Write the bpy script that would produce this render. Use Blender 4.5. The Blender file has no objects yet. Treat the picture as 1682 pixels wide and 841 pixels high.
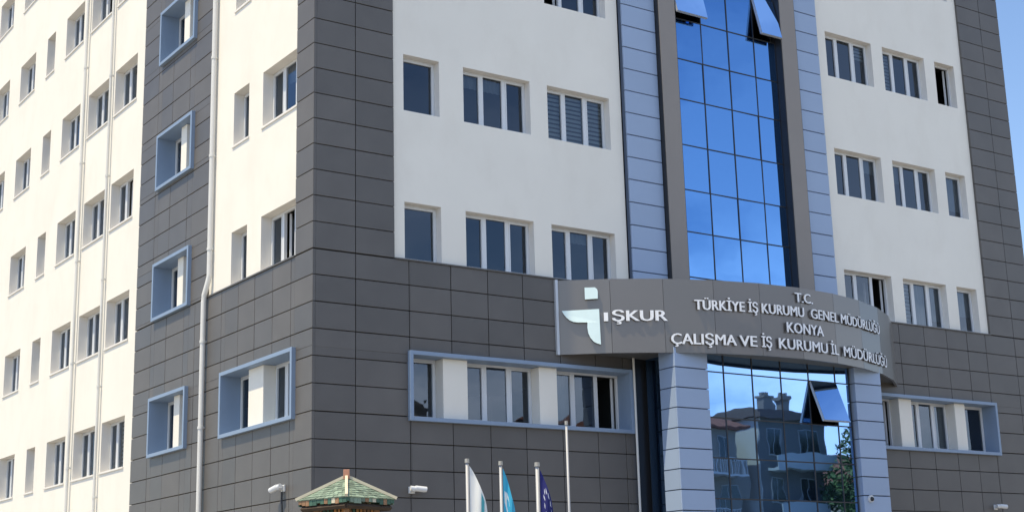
import bpy, bmesh, math, random
from mathutils import Vector, Matrix
random.seed(7)
S = bpy.context.scene
C = S.collection

# ------------------------------------------------------------------ camera
cam_d = bpy.data.cameras.new('camera')
cam_d.lens = 51.91
cam_d.sensor_width = 36.0
cam_d.clip_start = 0.1
cam_d.clip_end = 3000.0
cam = bpy.data.objects.new('camera', cam_d)
C.objects.link(cam)
FW = Vector((0.55193491, 0.79948344, 0.23705292))
RT = Vector((0.82622659, -0.56274669, -0.02580285))
UP = Vector((-0.11277179, -0.21010092, 0.97115402))
mw = Matrix.Identity(4)
for i in range(3):
    mw[i][0] = RT[i]; mw[i][1] = UP[i]; mw[i][2] = -FW[i]
mw[0][3], mw[1][3], mw[2][3] = -13.4173, -26.6063, 1.6
cam.matrix_world = mw
S.camera = cam

# ------------------------------------------------------------------ light
SUN_DIR = Vector((-1.0, 0.035, 2.4)).normalized()          # towards the sun
EL = math.asin(SUN_DIR.z)
AZ = math.atan2(SUN_DIR.x, SUN_DIR.y)                      # clockwise from +Y
world = bpy.data.worlds.new('World')
S.world = world
world.use_nodes = True
nt = world.node_tree
nt.nodes.clear()
out = nt.nodes.new('ShaderNodeOutputWorld')
bg = nt.nodes.new('ShaderNodeBackground')
sky = nt.nodes.new('ShaderNodeTexSky')
sky.sky_type = 'NISHITA'
sky.sun_disc = False
sky.sun_elevation = EL
sky.sun_rotation = AZ
sky.altitude = 600
sky.air_density = 1.0
sky.dust_density = 0.15
sky.ozone_density = 2.6
bg.inputs['Strength'].default_value = 0.128
tc = nt.nodes.new('ShaderNodeTexCoord')
sep = nt.nodes.new('ShaderNodeSeparateXYZ')
nt.links.new(tc.outputs['Generated'], sep.inputs[0])
mp = nt.nodes.new('ShaderNodeMapping')
mp.inputs['Scale'].default_value = (1.5, 1.5, 4.0)
mp.inputs['Location'].default_value = (0.3, 1.7, 0.2)
nt.links.new(tc.outputs['Generated'], mp.inputs[0])
nz = nt.nodes.new('ShaderNodeTexNoise')
nz.inputs['Scale'].default_value = 2.6
nz.inputs['Detail'].default_value = 7
nz.inputs['Roughness'].default_value = 0.55
nt.links.new(mp.outputs[0], nz.inputs['Vector'])
rmp = nt.nodes.new('ShaderNodeValToRGB')
rmp.color_ramp.elements[0].position = 0.40
rmp.color_ramp.elements[0].color = (0, 0, 0, 1)
rmp.color_ramp.elements[1].position = 0.58
rmp.color_ramp.elements[1].color = (1, 1, 1, 1)
nt.links.new(nz.outputs['Fac'], rmp.inputs[0])
mr = nt.nodes.new('ShaderNodeMapRange')                    # more cloud low in the sky
# banks of cloud near the horizon, a clear belt above them, then unseen cloud added overhead as fill
crv = nt.nodes.new('ShaderNodeValToRGB')
cr = crv.color_ramp
cr.elements[0].position = 0.0; cr.elements[0].color = (.75, .75, .75, 1)
cr.elements[1].position = 1.0; cr.elements[1].color = (.9, .9, .9, 1)
for p_, v_ in ((.12, .95), (.19, .62), (.26, .20), (.46, .08), (.64, .18), (.82, .40)):
    e_ = cr.elements.new(p_); e_.color = (v_, v_, v_, 1)
nt.links.new(sep.outputs['Z'], crv.inputs[0])
nt.links.new(crv.outputs[0], mr.inputs['Value'])
mul = nt.nodes.new('ShaderNodeMath'); mul.operation = 'MULTIPLY'
nt.links.new(rmp.outputs[0], mul.inputs[0]); nt.links.new(mr.outputs[0], mul.inputs[1])
mix = nt.nodes.new('ShaderNodeMix'); mix.data_type = 'RGBA'
side = nt.nodes.new('ShaderNodeMapRange')                  # clouds only on the front side, put there to brighten the shaded wall
side.interpolation_type = 'SMOOTHSTEP'
side.inputs['From Min'].default_value = 0.15; side.inputs['From Max'].default_value = -0.35
side.inputs['To Min'].default_value = 0.0; side.inputs['To Max'].default_value = 1.0
nt.links.new(sep.outputs['Y'], side.inputs['Value'])
mul2 = nt.nodes.new('ShaderNodeMath'); mul2.operation = 'MULTIPLY'
nt.links.new(mul.outputs[0], mul2.inputs[0]); nt.links.new(side.outputs[0], mul2.inputs[1])
nt.links.new(mul2.outputs[0], mix.inputs[0])
nt.links.new(sky.outputs[0], mix.inputs[6])
mix.inputs[7].default_value = (9.2, 9.8, 11.0, 1)
nt.links.new(mix.outputs[2], bg.inputs['Color'])
nt.links.new(bg.outputs[0], out.inputs[0])

sun_d = bpy.data.lights.new('sun', 'SUN')
sun_d.energy = 3.4
sun_d.angle = math.radians(0.53)
sun_d.color = (1.0, 0.85, 0.58)
sun = bpy.data.objects.new('sun', sun_d)
sun.rotation_euler = SUN_DIR.to_track_quat('Z', 'Y').to_euler()
sun.location = (-20, 0, 60)
C.objects.link(sun)

S.view_settings.view_transform = 'Standard'
S.view_settings.look = 'None'
S.view_settings.gamma = 1.0
S.view_settings.use_curve_mapping = False
S.view_settings.exposure = 0.74
S.render.engine = 'CYCLES'
S.cycles.max_bounces = 8
S.cycles.transparent_max_bounces = 12

# ------------------------------------------------------------------ materials
def mat(name, col, rough=0.8, metal=0.0, spec=0.5, var=0.0, vscale=1.0, bump=0.0, bscale=40.0,
        island=0.0, stain=None, stain_amt=0.0, wobble=0.0, wscale=1.0):
    m = bpy.data.materials.new(name); m.use_nodes = True
    n = m.node_tree.nodes; l = m.node_tree.links
    b = n['Principled BSDF']
    b.inputs['Base Color'].default_value = (*col, 1)
    b.inputs['Roughness'].default_value = rough
    b.inputs['Metallic'].default_value = metal
    b.inputs['Specular IOR Level'].default_value = spec
    cur = None
    tcn = n.new('ShaderNodeTexCoord')
    if var or stain:
        base = n.new('ShaderNodeRGB'); base.outputs[0].default_value = (*col, 1); cur = base.outputs[0]
    if var:
        t = n.new('ShaderNodeTexNoise'); t.inputs['Scale'].default_value = vscale; t.inputs['Detail'].default_value = 6
        l.new(tcn.outputs['Object'], t.inputs['Vector'])
        r = n.new('ShaderNodeMapRange'); r.inputs['From Min'].default_value = .3; r.inputs['From Max'].default_value = .7
        r.inputs['To Min'].default_value = 1 - var; r.inputs['To Max'].default_value = 1 + var
        l.new(t.outputs['Fac'], r.inputs['Value'])
        mm = n.new('ShaderNodeVectorMath'); mm.operation = 'SCALE'
        l.new(cur, mm.inputs[0]); l.new(r.outputs[0], mm.inputs['Scale']); cur = mm.outputs[0]
    if stain:
        t = n.new('ShaderNodeTexNoise'); t.inputs['Scale'].default_value = 1.0; t.inputs['Detail'].default_value = 8
        t.inputs['Roughness'].default_value = .65
        mpp = n.new('ShaderNodeMapping'); mpp.inputs['Scale'].default_value = (1.1, 1.1, .6)
        l.new(tcn.outputs['Object'], mpp.inputs[0]); l.new(mpp.outputs[0], t.inputs['Vector'])
        r = n.new('ShaderNodeMapRange'); r.inputs['From Min'].default_value = .48; r.inputs['From Max'].default_value = .75
        r.inputs['To Max'].default_value = stain_amt
        l.new(t.outputs['Fac'], r.inputs['Value'])
        mx = n.new('ShaderNodeMix'); mx.data_type = 'RGBA'
        l.new(r.outputs[0], mx.inputs[0]); l.new(cur, mx.inputs[6]); mx.inputs[7].default_value = (*stain, 1)
        cur = mx.outputs[2]
    if island:
        g = n.new('ShaderNodeNewGeometry')
        r = n.new('ShaderNodeMapRange'); r.inputs['To Min'].default_value = 1 - island; r.inputs['To Max'].default_value = 1 + island
        l.new(g.outputs['Random Per Island'], r.inputs['Value'])
        mm = n.new('ShaderNodeVectorMath'); mm.operation = 'SCALE'
        if cur is None:
            base = n.new('ShaderNodeRGB'); base.outputs[0].default_value = (*col, 1); cur = base.outputs[0]
        l.new(cur, mm.inputs[0]); l.new(r.outputs[0], mm.inputs['Scale']); cur = mm.outputs[0]
        r2 = n.new('ShaderNodeMapRange'); r2.inputs['To Min'].default_value = rough - .04; r2.inputs['To Max'].default_value = rough + .06
        l.new(g.outputs['Random Per Island'], r2.inputs['Value']); l.new(r2.outputs[0], b.inputs['Roughness'])
    if cur is not None:
        l.new(cur, b.inputs['Base Color'])
    if bump or wobble:
        t = n.new('ShaderNodeTexNoise'); t.inputs['Scale'].default_value = bscale if bump else wscale
        t.inputs['Detail'].default_value = 4 if bump else 1
        l.new(tcn.outputs['Object'], t.inputs['Vector'])
        bp = n.new('ShaderNodeBump'); bp.inputs['Strength'].default_value = bump if bump else wobble
        bp.inputs['Distance'].default_value = .01 if bump else .02
        l.new(t.outputs['Fac'], bp.inputs['Height']); l.new(bp.outputs[0], b.inputs['Normal'])
    return m

def glass_mat(name, tint, refl, inside, dark=None, wobble=.12, wscale=1.3):
    """window glass: mirror-like reflection over a see-through (or dark) body"""
    m = bpy.data.materials.new(name); m.use_nodes = True
    n = m.node_tree.nodes; l = m.node_tree.links; n.clear()
    o = n.new('ShaderNodeOutputMaterial')
    g = n.new('ShaderNodeBsdfGlossy'); g.inputs['Color'].default_value = (*tint, 1); g.inputs['Roughness'].default_value = .012
    if dark:
        t = n.new('ShaderNodeBsdfDiffuse'); t.inputs['Color'].default_value = (*dark, 1)
    else:
        t = n.new('ShaderNodeBsdfTransparent'); t.inputs['Color'].default_value = (*inside, 1)
    fr = n.new('ShaderNodeFresnel'); fr.inputs['IOR'].default_value = 1.5
    mr_ = n.new('ShaderNodeMapRange'); mr_.inputs['To Min'].default_value = refl; mr_.inputs['To Max'].default_value = 1.0
    l.new(fr.outputs[0], mr_.inputs['Value'])
    x = n.new('ShaderNodeMixShader')
    l.new(mr_.outputs[0], x.inputs[0]); l.new(t.outputs[0], x.inputs[1]); l.new(g.outputs[0], x.inputs[2]); l.new(x.outputs[0], o.inputs[0])
    tcn = n.new('ShaderNodeTexCoord')
    tx = n.new('ShaderNodeTexNoise'); tx.inputs['Scale'].default_value = wscale; tx.inputs['Detail'].default_value = 2
    l.new(tcn.outputs['Object'], tx.inputs['Vector'])
    bp = n.new('ShaderNodeBump'); bp.inputs['Strength'].default_value = wobble; bp.inputs['Distance'].default_value = .02
    l.new(tx.outputs['Fac'], bp.inputs['Height']); l.new(bp.outputs[0], g.inputs['Normal'])
    return m

M = dict(
    plaster=mat('plaster', (.79, .755, .68), .9, spec=.2, var=.03, vscale=.5, stain=(.66, .61, .53), stain_amt=.3, bump=.25, bscale=60),
    reveal=mat('reveal_plaster', (.74, .71, .66), .9, spec=.2, var=.03, vscale=2),
    clad=mat('grey_cladding', (.116, .108, .101), .5, metal=.05, spec=.45, island=.11, var=.07, vscale=1.4),
    joint=mat('joint_backing', (.03, .03, .03), .9),
    blue=mat('blue_panel', (.295, .38, .53), .45, spec=.5, island=.04, var=.02, vscale=1.0),
    bluetrim=mat('blue_trim', (.225, .30, .415), .5, spec=.5, var=.03, vscale=2),
    beige=mat('beige_cladding', (.25, .222, .20), .55, var=.03, vscale=1.5),
    upvc=mat('window_plastic', (.64, .655, .67), .4, spec=.5),
    glass=glass_mat('window_glass', (.72, .84, 1.0), .055, (.42, .46, .48)),
    curtain=glass_mat('curtain_glass', (.31, .53, .88), .74, None, dark=(.01, .02, .035), wobble=.10, wscale=.9),
    tower_glass=glass_mat('tower_glass', (.17, .38, .74), .78, None, dark=(.008, .016, .03), wobble=.16, wscale=.8),
    joint_blue=mat('blue_joint', (.075, .10, .15), .8),
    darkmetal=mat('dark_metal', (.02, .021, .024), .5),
    blind=mat('blind_fabric', (.8, .84, .84), .8),
    cloth=mat('curtain_fabric', (.50, .52, .53), .9),
    inner=mat('interior_paint', (.22, .21, .20), .9),
    fascia=mat('metallic_fascia', (.185, .170, .158), .30, metal=.5, spec=.5, var=.02, vscale=.8),
    soffit=mat('soffit_panel', (.10, .10, .10), .6),
    trim=mat('pale_trim', (.55, .57, .6), .4, metal=.4),
    letter=mat('letter_white', (.85, .86, .88), .35, spec=.5),
    letter_side=mat('letter_side', (.10, .10, .11), .6),
    emblem=mat('emblem_face', (.72, .88, .88), .3, var=.04, vscale=3),
    pipe=mat('pipe_plastic', (.66, .65, .62), .5, var=.03, vscale=1),
    pipecream=mat('pipe_cream', (.66, .65, .61), .6, var=.04, vscale=1),
    pole=mat('pole_steel', (.36, .37, .39), .55, metal=.2),
    brass=mat('finial_metal', (.45, .40, .33), .4, metal=.6),
    roof=mat('roof_gravel', (.3, .29, .28), .95),
)

# ------------------------------------------------------------------ helpers
def FR(a, d, z): return (a, -d, z)          # front facade: a along +X, d outward
def FL(a, d, z): return (-d, a, z)          # side facade: a along +Y, d outward
def FW_(a, d, z): return (a, d, z)          # plain world

class MB:
    def __init__(s, F=FW_): s.v = []; s.f = []; s.m = []; s.F = F; s.mi = 0
    def add(s, pts, faces, raw=False):
        k = len(s.v)
        s.v += [tuple(p) if raw else s.F(*p) for p in pts]
        s.f += [tuple(k + i for i in f) for f in faces]
        s.m += [s.mi] * len(faces)
    def box(s, a0, a1, d0, d1, z0, z1):
        p = [(a0, d0, z0), (a1, d0, z0), (a1, d1, z0), (a0, d1, z0), (a0, d0, z1), (a1, d0, z1), (a1, d1, z1), (a0, d1, z1)]
        s.add(p, [(0, 3, 2, 1), (4, 5, 6, 7), (0, 1, 5, 4), (1, 2, 6, 5), (2, 3, 7, 6), (3, 0, 4, 7)])
    def quad(s, a, b, c, d): s.add([a, b, c, d], [(3, 2, 1, 0)] if s.F is FL else [(0, 1, 2, 3)])
    def tube(s, pts, r, n=12, cap=True, r2=None):
        P = [Vector(p) for p in pts]; rings = []
        for i, p in enumerate(P):
            t = (P[min(i + 1, len(P) - 1)] - P[max(i - 1, 0)]).normalized()
            u = t.orthogonal().normalized() if abs(t.z) > .99 else t.cross(Vector((0, 0, 1))).normalized()
            if abs(t.z) > .99: u = Vector((1, 0, 0))
            w = t.cross(u).normalized()
            rr = r if r2 is None else r + (r2 - r) * i / (len(P) - 1)
            rings.append([p + (u * math.cos(2 * math.pi * k / n) + w * math.sin(2 * math.pi * k / n)) * rr for k in range(n)])
        k0 = len(s.v)
        for rg in rings: s.v += [tuple(q) for q in rg]
        nf = 0
        for i in range(len(P) - 1):
            for k in range(n):
                a = k0 + i * n + k; b = k0 + i * n + (k + 1) % n
                s.f.append((a, b, b + n, a + n)); nf += 1
        if cap:
            s.f.append(tuple(k0 + k for k in reversed(range(n)))); s.f.append(tuple(k0 + (len(P) - 1) * n + k for k in range(n))); nf += 2
        s.m += [s.mi] * nf
    def build(s, name, mats, parent=None, bevel=0.0, smooth=False, recalc=True):
        me = bpy.data.meshes.new(name)
        me.from_pydata(s.v, [], s.f)
        if not isinstance(mats, (list, tuple)): mats = [mats]
        for m in mats: me.materials.append(m)
        for p, mi in zip(me.polygons, s.m): p.material_index = mi
        if recalc or bevel:
            bm = bmesh.new(); bm.from_mesh(me)
            bmesh.ops.recalc_face_normals(bm, faces=bm.faces)
            if bevel:
                es = [e for e in bm.edges if len(e.link_faces) == 2 and e.calc_face_angle(0) > .6]
                bmesh.ops.bevel(bm, geom=es, offset=bevel, segments=2, affect='EDGES', profile=.6, clamp_overlap=True)
            bm.to_mesh(me); bm.free()
        if smooth:
            for p in me.polygons: p.use_smooth = True
        o = bpy.data.objects.new(name, me); C.objects.link(o)
        if parent is not None: o.parent = parent
        return o

def tag(o, label=None, cat=None, group=None, kind=None):
    if label: o['label'] = label
    if cat: o['category'] = cat
    if group: o['group'] = group
    if kind: o['kind'] = kind
    return o

def empty(name, loc=(0, 0, 0), rz=0):
    o = bpy.data.objects.new(name, None); C.objects.link(o)
    o.location = loc; o.rotation_euler = (0, 0, rz); o.empty_display_size = .3
    return o

# ------------------------------------------------------------------ setting
g = MB(); g.box(-900, 900, -900, 900, -1.0, 0.0)
def ground_mat():
    m = bpy.data.materials.new('ground_paving'); m.use_nodes = True
    n = m.node_tree.nodes; l = m.node_tree.links; b = n['Principled BSDF']
    t = n.new('ShaderNodeTexCoord'); br = n.new('ShaderNodeTexBrick')
    br.inputs['Scale'].default_value = 1.0; br.inputs['Brick Width'].default_value = .6; br.inputs['Row Height'].default_value = .6
    br.inputs['Mortar Size'].default_value = .012; br.offset = 0
    br.inputs['Color1'].default_value = (.30, .29, .27, 1); br.inputs['Color2'].default_value = (.26, .25, .235, 1); br.inputs['Mortar'].default_value = (.2, .19, .18, 1)
    l.new(t.outputs['Object'], br.inputs['Vector']); l.new(br.outputs['Color'], b.inputs['Base Color'])
    b.inputs['Roughness'].default_value = .9
    return m
tag(g.build('ground', ground_mat()), 'pale square paving slabs around the building', kind='structure')
r = MB(); r.box(-300, 300, -36, -29, -.9, .004)
tag(r.build('road', mat('asphalt', (.055, .055, .057), .9, var=.15, vscale=3, bump=.3, bscale=30)), 'dark asphalt road in front of the building', kind='structure')
r = MB()
for x in range(-60, 100, 6): r.box(x, x + 3, -32.56, -32.44, -.1, .009)
r.box(-300, 300, -35.7, -35.6, -.1, .009); r.box(-300, 300, -29.4, -29.3, -.1, .009)
tag(r.build('road_marking', mat('road_paint', (.75, .75, .73), .7)), 'white dashed lines painted on the road', kind='structure')
r = MB(); r.box(-300, 300, -29, -28.85, -.5, .12); r.box(-300, 300, -36.15, -36, -.5, .12)
tag(r.build('kerb', mat('kerb_stone', (.42, .41, .39), .9, var=.08, vscale=2)), 'pale stone kerb along the road', kind='structure')

# ================================================================== OFFICE BUILDING
B = empty('office_building', (0, 0, 0))
tag(B, 'large grey and white clad office building with curved sign canopy and blue glass entrance tower', 'building')
TOP = 26.6
WX, WY = 23.4, 32.0
def T(k): return 6.98 + 3.395 * k          # window head heights, front and side
def TW(k): return 6.98 + 3.365 * k         # on the long plain wing

def rects_minus(a0, a1, z0, z1, holes):
    A = sorted({a0, a1, *[min(max(h[i], a0), a1) for h in holes for i in (0, 1)]})
    Zs = sorted({z0, z1, *[min(max(h[i], z0), z1) for h in holes for i in (2, 3)]})
    for i in range(len(A) - 1):
        for j in range(len(Zs) - 1):
            ca, cz = (A[i] + A[i + 1]) / 2, (Zs[j] + Zs[j + 1]) / 2
            if not any(h[0] < ca < h[1] and h[2] < cz < h[3] for h in holes):
                yield A[i], A[i + 1], Zs[j], Zs[j + 1]

def sheet(mb, d, a0, a1, z0, z1, holes):
    for (p, q, r_, s_) in rects_minus(a0, a1, z0, z1, holes):
        mb.quad((p, d, r_), (q, d, r_), (q, d, s_), (p, d, s_))

def reveal(mb, h, d0, d1):
    a0, a1, z0, z1 = h
    mb.quad((a0, d0, z0), (a1, d0, z0), (a1, d1, z0), (a0, d1, z0))
    mb.quad((a0, d0, z1), (a1, d0, z1), (a1, d1, z1), (a0, d1, z1))
    mb.quad((a0, d0, z0), (a0, d0, z1), (a0, d1, z1), (a0, d1, z0))
    mb.quad((a1, d0, z0), (a1, d0, z1), (a1, d1, z1), (a1, d1, z0))

def panels(mb, a0, a1, z0, z1, aj, zj, holes, d0, d1, gap=.017):
    A = [a0] + [x for x in sorted(aj) if a0 + .02 < x < a1 - .02] + [a1]
    Zs = [z0] + [x for x in sorted(zj) if z0 + .02 < x < z1 - .02] + [z1]
    for i in range(len(A) - 1):
        for j in range(len(Zs) - 1):
            p = A[i] + (gap / 2 if i else 0); q = A[i + 1] - (gap / 2 if i < len(A) - 2 else 0)
            r_ = Zs[j] + (gap / 2 if j else 0); s_ = Zs[j + 1] - (gap / 2 if j < len(Zs) - 2 else 0)
            dd = random.uniform(-.0025, .0025)
            for (e, f_, g_, h_) in rects_minus(p, q, r_, s_, holes):
                if f_ - e > .01 and h_ - g_ > .01:
                    # chamfered front so that every cassette catches its own light
                    c = .006
                    pts = [(e, d0, g_), (f_, d0, g_), (f_, d0, h_), (e, d0, h_),
                           (e, d1 - c, g_), (f_, d1 - c, g_), (f_, d1 - c, h_), (e, d1 - c, h_),
                           (e + c, d1 + dd, g_ + c), (f_ - c, d1 + dd, g_ + c), (f_ - c, d1 + dd, h_ - c), (e + c, d1 + dd, h_ - c)]
                    fs = [(0, 1, 5, 4), (1, 2, 6, 5), (2, 3, 7, 6), (3, 0, 4, 7), (4, 5, 9, 8), (5, 6, 10, 9), (6, 7, 11, 10), (7, 4, 8, 11), (8, 9, 10, 11)]
                    mb.add(pts, fs)

ZJ = [9.08 + .5611 * k for k in range(-16, 34)]
RJ = [.93, 2.22, 3.27, 4.23, 5.17, 6.16, 7.15, 7.95, 16.6, 17.58, 18.59, 19.53, 20.39, 21.19, 22.5]
LJ = [.93, 1.82, 2.73, 3.60, 4.53, 5.42, 6.1, 6.8, 7.93, 8.96]

# openings --------------------------------------------------------------
R_open, L_open, R_hole, L_hole, W_open = [], [], [], [], []
ROWH = 1.31
for k in (1, 2, 3, 4, 5):
    z1 = T(k); z0 = z1 - ROWH
    if k == 1: z0 = 9.09
    for (a0, a1, n) in [(2.16, 3.09, 1), (3.73, 5.58, 3), (6.08, 7.94, 3), (15.70, 17.55, 3), (18.01, 19.80, 3), (20.25, 21.12, 1)]:
        R_open.append((a0, a1, z0, z1, n, k))
    for (a0, a1, n) in [(.76, 2.60, 3), (3.35, 4.20, 1)]:
        L_open.append((a0, a1, z0, z1, n, k))
for k in range(-1, 6):
    z1 = TW(k); z0 = z1 - 1.34
    if z1 > TOP - .3: continue
    for i, (a0, a1, n) in enumerate([(10.84, 12.60, 3), (13.12, 14.92, 3), (15.68, 17.40, 3), (18.54, 19.38, 1), (20.65, 22.34, 3), (23.66, 25.36, 3)]):
        W_open.append((a0, a1, z0, z1, n, k))
for k in (0,): R_hole += [(2.25, 8.08, 5.70, 7.02), (15.32, 21.22, 5.70, 7.02)]
L_hole_low = (.75, 4.30, 5.71, 7.04)
strip_holes = [(6.48, 8.69, 5.72 + 3.43 * k, 7.04 + 3.44 * k) for k in range(0, 6)]

CL = .07      # cladding thickness proud of the plaster
# plaster ---------------------------------------------------------------
oh = [o[:4] for o in R_open]; lh = [o[:4] for o in L_open]; wh = [o[:4] for o in W_open]
for (F_, p_, q_, zz_, hh_) in ((FR, 1.87, 8.3, 9.08, oh), (FR, 15.1, 21.46, 9.08, oh), (FL, .74, 5.45, 9.08, lh), (FL, 10.1, WY, 0, wh)):
    mb = MB(F_); sheet(mb, 0, p_, q_, zz_, TOP, hh_); mb.build('plaster_wall', M['plaster'], B, recalc=False)
mb = MB()
mb.quad((WX, 0, 0), (WX, WY, 0), (WX, WY, TOP), (WX, 0, TOP))
mb.quad((0, WY, 0), (WX, WY, 0), (WX, WY, TOP), (0, WY, TOP))
mb.build('plaster_wall', M['plaster'], B, recalc=False)

# backing behind the cladding joints --------------------------------------
LH = [L_hole_low] + strip_holes
for (F_, p_, q_, za_, zt_, aj_, hh_) in (
        (FR, 0, 1.87, 9.08, TOP, [.93], []), (FR, 21.46, WX, 9.08, TOP, [22.5], []),
        (FR, 0, 8.3, 0, 9.05, RJ, R_hole), (FR, 15.1, WX, 0, 9.05, RJ, R_hole),
        (FL, -CL, .74, 9.08, TOP, [], []), (FL, -CL, 10.1, 0, 9.05, LJ, LH), (FL, 5.45, 10.1, 9.08, TOP, [6.8, 7.93, 8.96], strip_holes)):
    mb = MB(F_); panels(mb, p_, q_, za_, zt_, aj_, ZJ, hh_, .004, CL); c_ = mb.build('cladding', M['clad'], B)
    mb = MB(F_); sheet(mb, .002, max(p_, 0), q_, za_, max(zt_, 9.08), hh_); mb.build('cladding_backing', M['joint'], c_, recalc=False)
# ledge capping the base
for (F_, p_, q_) in ((FR, 1.88, 8.28), (FR, 15.12, 21.45), (FL, .75, 5.44)):
    mb = MB(F_); mb.box(p_, q_, .004, .10, 9.052, 9.086); mb.build('base_ledge', M['clad'], B, bevel=.004)
# roof and parapet
mb = MB(); mb.box(.4, WX - .02, .4, WY - .02, TOP - .9, TOP - .7); mb.build('roof', M['roof'], B)
mb = MB(); mb.box(-.12, WX + .12, -.12, .38, TOP, TOP + .12); mb.box(-.12, .38, .381, WY + .1, TOP, TOP + .12)
mb.box(WX - .3, WX + .12, .381, WY + .1, TOP, TOP + .12); mb.box(.381, WX - .31, WY - .3, WY + .1, TOP, TOP + .12)
mb.build('parapet_cap', M['trim'], B, bevel=.01)
# interior: slabs, partitions
mb = MB()
for k in range(-1, 6):
    z = T(k) + .30
    mb.box(.36, WX - .3, .40, 6.0, z, z + .3); mb.box(.36, 6.0, 6.001, WY - .3, z, z + .3)
mb.box(WX - .3, WX - .2, .4, 6, 0, TOP - 1); mb.box(6.0, WX - .3, 5.9, 6.0, 0, TOP - 1); mb.box(5.9, 6.0, 6.01, WY - .3, 0, TOP - 1)
for x in (3.4, 8.2, 15.2, 18): mb.box(x, x + .1, .4, 5.9, 0, TOP - 1)
for y in (3.0, 5.3, 10.4, 13, 15.4, 18, 20, 23): mb.box(.4, 5.9, y, y + .1, 0, TOP - 1) if y > 6 else None
mb.build('interior', M['inner'], B)

# ------------------------------------------------------------------ windows
def window(F, a0, a1, z0, z1, rec, n=3, blind=None, opened=(), sill=.0, jambs=0):
    """rec = recess of the frame front behind the wall face"""
    d1, d0 = -rec, -rec - .07
    fw, mwid = .05, .10
    mb = MB(F)
    mb.box(a0 + .002, a0 + fw, d0, d1, z0 + .002, z1 - .002)
    mb.box(a1 - fw, a1 - .002, d0, d1, z0 + .002, z1 - .002)
    mb.box(a0 + fw, a1 - fw, d0, d1, z1 - fw, z1 - .002)
    mb.box(a0 + fw, a1 - fw, d0, d1, z0 + .002, z0 + fw)
    inner = a1 - a0 - 2 * fw
    pw = (inner - (n - 1) * mwid) / n
    xs = []
    for i in range(n):
        p = a0 + fw + i * (pw + mwid); xs.append((p, p + pw))
        if i < n - 1: mb.box(p + pw, p + pw + mwid, d0, d1 + .004, z0 + fw, z1 - fw)
    # opening sashes carry a second, slimmer frame
    s_ = .032
    for i, (p, q) in enumerate(xs):
        if n == 3 and i == 1: continue
        if i in opened: continue
        for (e, f_, g_, h_) in ((p, p + s_, z0 + fw, z1 - fw), (q - s_, q, z0 + fw, z1 - fw), (p + s_, q - s_, z0 + fw, z0 + fw + s_), (p + s_, q - s_, z1 - fw - s_, z1 - fw)):
            mb.box(e, f_, d0 + .01, d1 + .012, g_, h_)
    for i in opened:
        # sash swung into the room
        p, q = xs[i]; ang = math.radians(68); cz = z0 + fw
        for (e, f_) in ((0, s_ + .02), (pw - s_ - .02, pw)):
            pts = []
            for zz in (cz, z1 - fw):
                for (u, t) in ((e, 0), (f_, 0), (f_, .05), (e, .05)):
                    pts.append((q - u * math.cos(ang) - t * math.sin(ang), d0 - .005 - u * math.sin(ang) + t * math.cos(ang) - .05, zz))
            mb.add(pts, [(0, 1, 2, 3), (4, 5, 6, 7), (0, 1, 5, 4), (1, 2, 6, 5), (2, 3, 7, 6), (3, 0, 4, 7)])
    w = mb.build('window', M['upvc'], B, bevel=.006)
    gb = MB(F)
    for i, (p, q) in enumerate(xs):
        dm = (d0 + d1) / 2 + .005
        tl = random.uniform(-.005, .005); tz = random.uniform(-.006, .006)
        if i in opened:
            ang = math.radians(68); u0, u1 = s_, pw - s_
            P = [(q - u * math.cos(ang), d0 - .03 - u * math.sin(ang)) for u in (u0, u1)]
            gb.quad((P[0][0], P[0][1], z0 + fw), (P[1][0], P[1][1], z0 + fw), (P[1][0], P[1][1], z1 - fw), (P[0][0], P[0][1], z1 - fw))
        else:
            gb.quad((p - .005, dm + tl, z0 + fw - .005), (q + .005, dm - tl + tz, z0 + fw - .005), (q + .005, dm - tl, z1 - fw + .005), (p - .005, dm + tl - tz, z1 - fw + .005))
    gb.build('pane', M['glass'], w, recalc=False)
    if jambs:
        rb = MB(F); reveal(rb, (a0, a1, z0, z1), 0, -jambs); rb.build('reveal', M['reveal'], w, recalc=False)
    if sill:
        sb = MB(F); sb.box(a0 - .04, a1 + .04, -.20, sill, z0 - .045, z0 + .004)
        sb.build('sill', M['reveal'], w, bevel=.006)
    if blind:
        for (i, kind, drop) in blind:
            p, q = xs[i]; d = d0 - .06
            bb = MB(F)
            H = (z1 - z0 - .06) * drop
            if kind == 'zebra':
                z = z1 - .06; st = .062
                while z - st > z1 - H:
                    bb.box(p - .03, q + .03, d, d + .006, z - st, z); z -= st * 1.75
                bb.build('blind', M['blind'], w)
            elif kind == 'cloth':
                m_ = 14; pts = []
                for j in range(m_ + 1):
                    x = p - .03 + (q - p + .06) * j / m_; dd = d + .02 * math.sin(j * 1.9)
                    pts += [(x, dd, z1 - .04), (x, dd, z1 - .04 - H)]
                bb.add(pts, [(2 * j, 2 * j + 1, 2 * j + 3, 2 * j + 2) for j in range(m_)])
                bb.build('curtain', M['cloth'], w, recalc=False)
    return w

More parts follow.
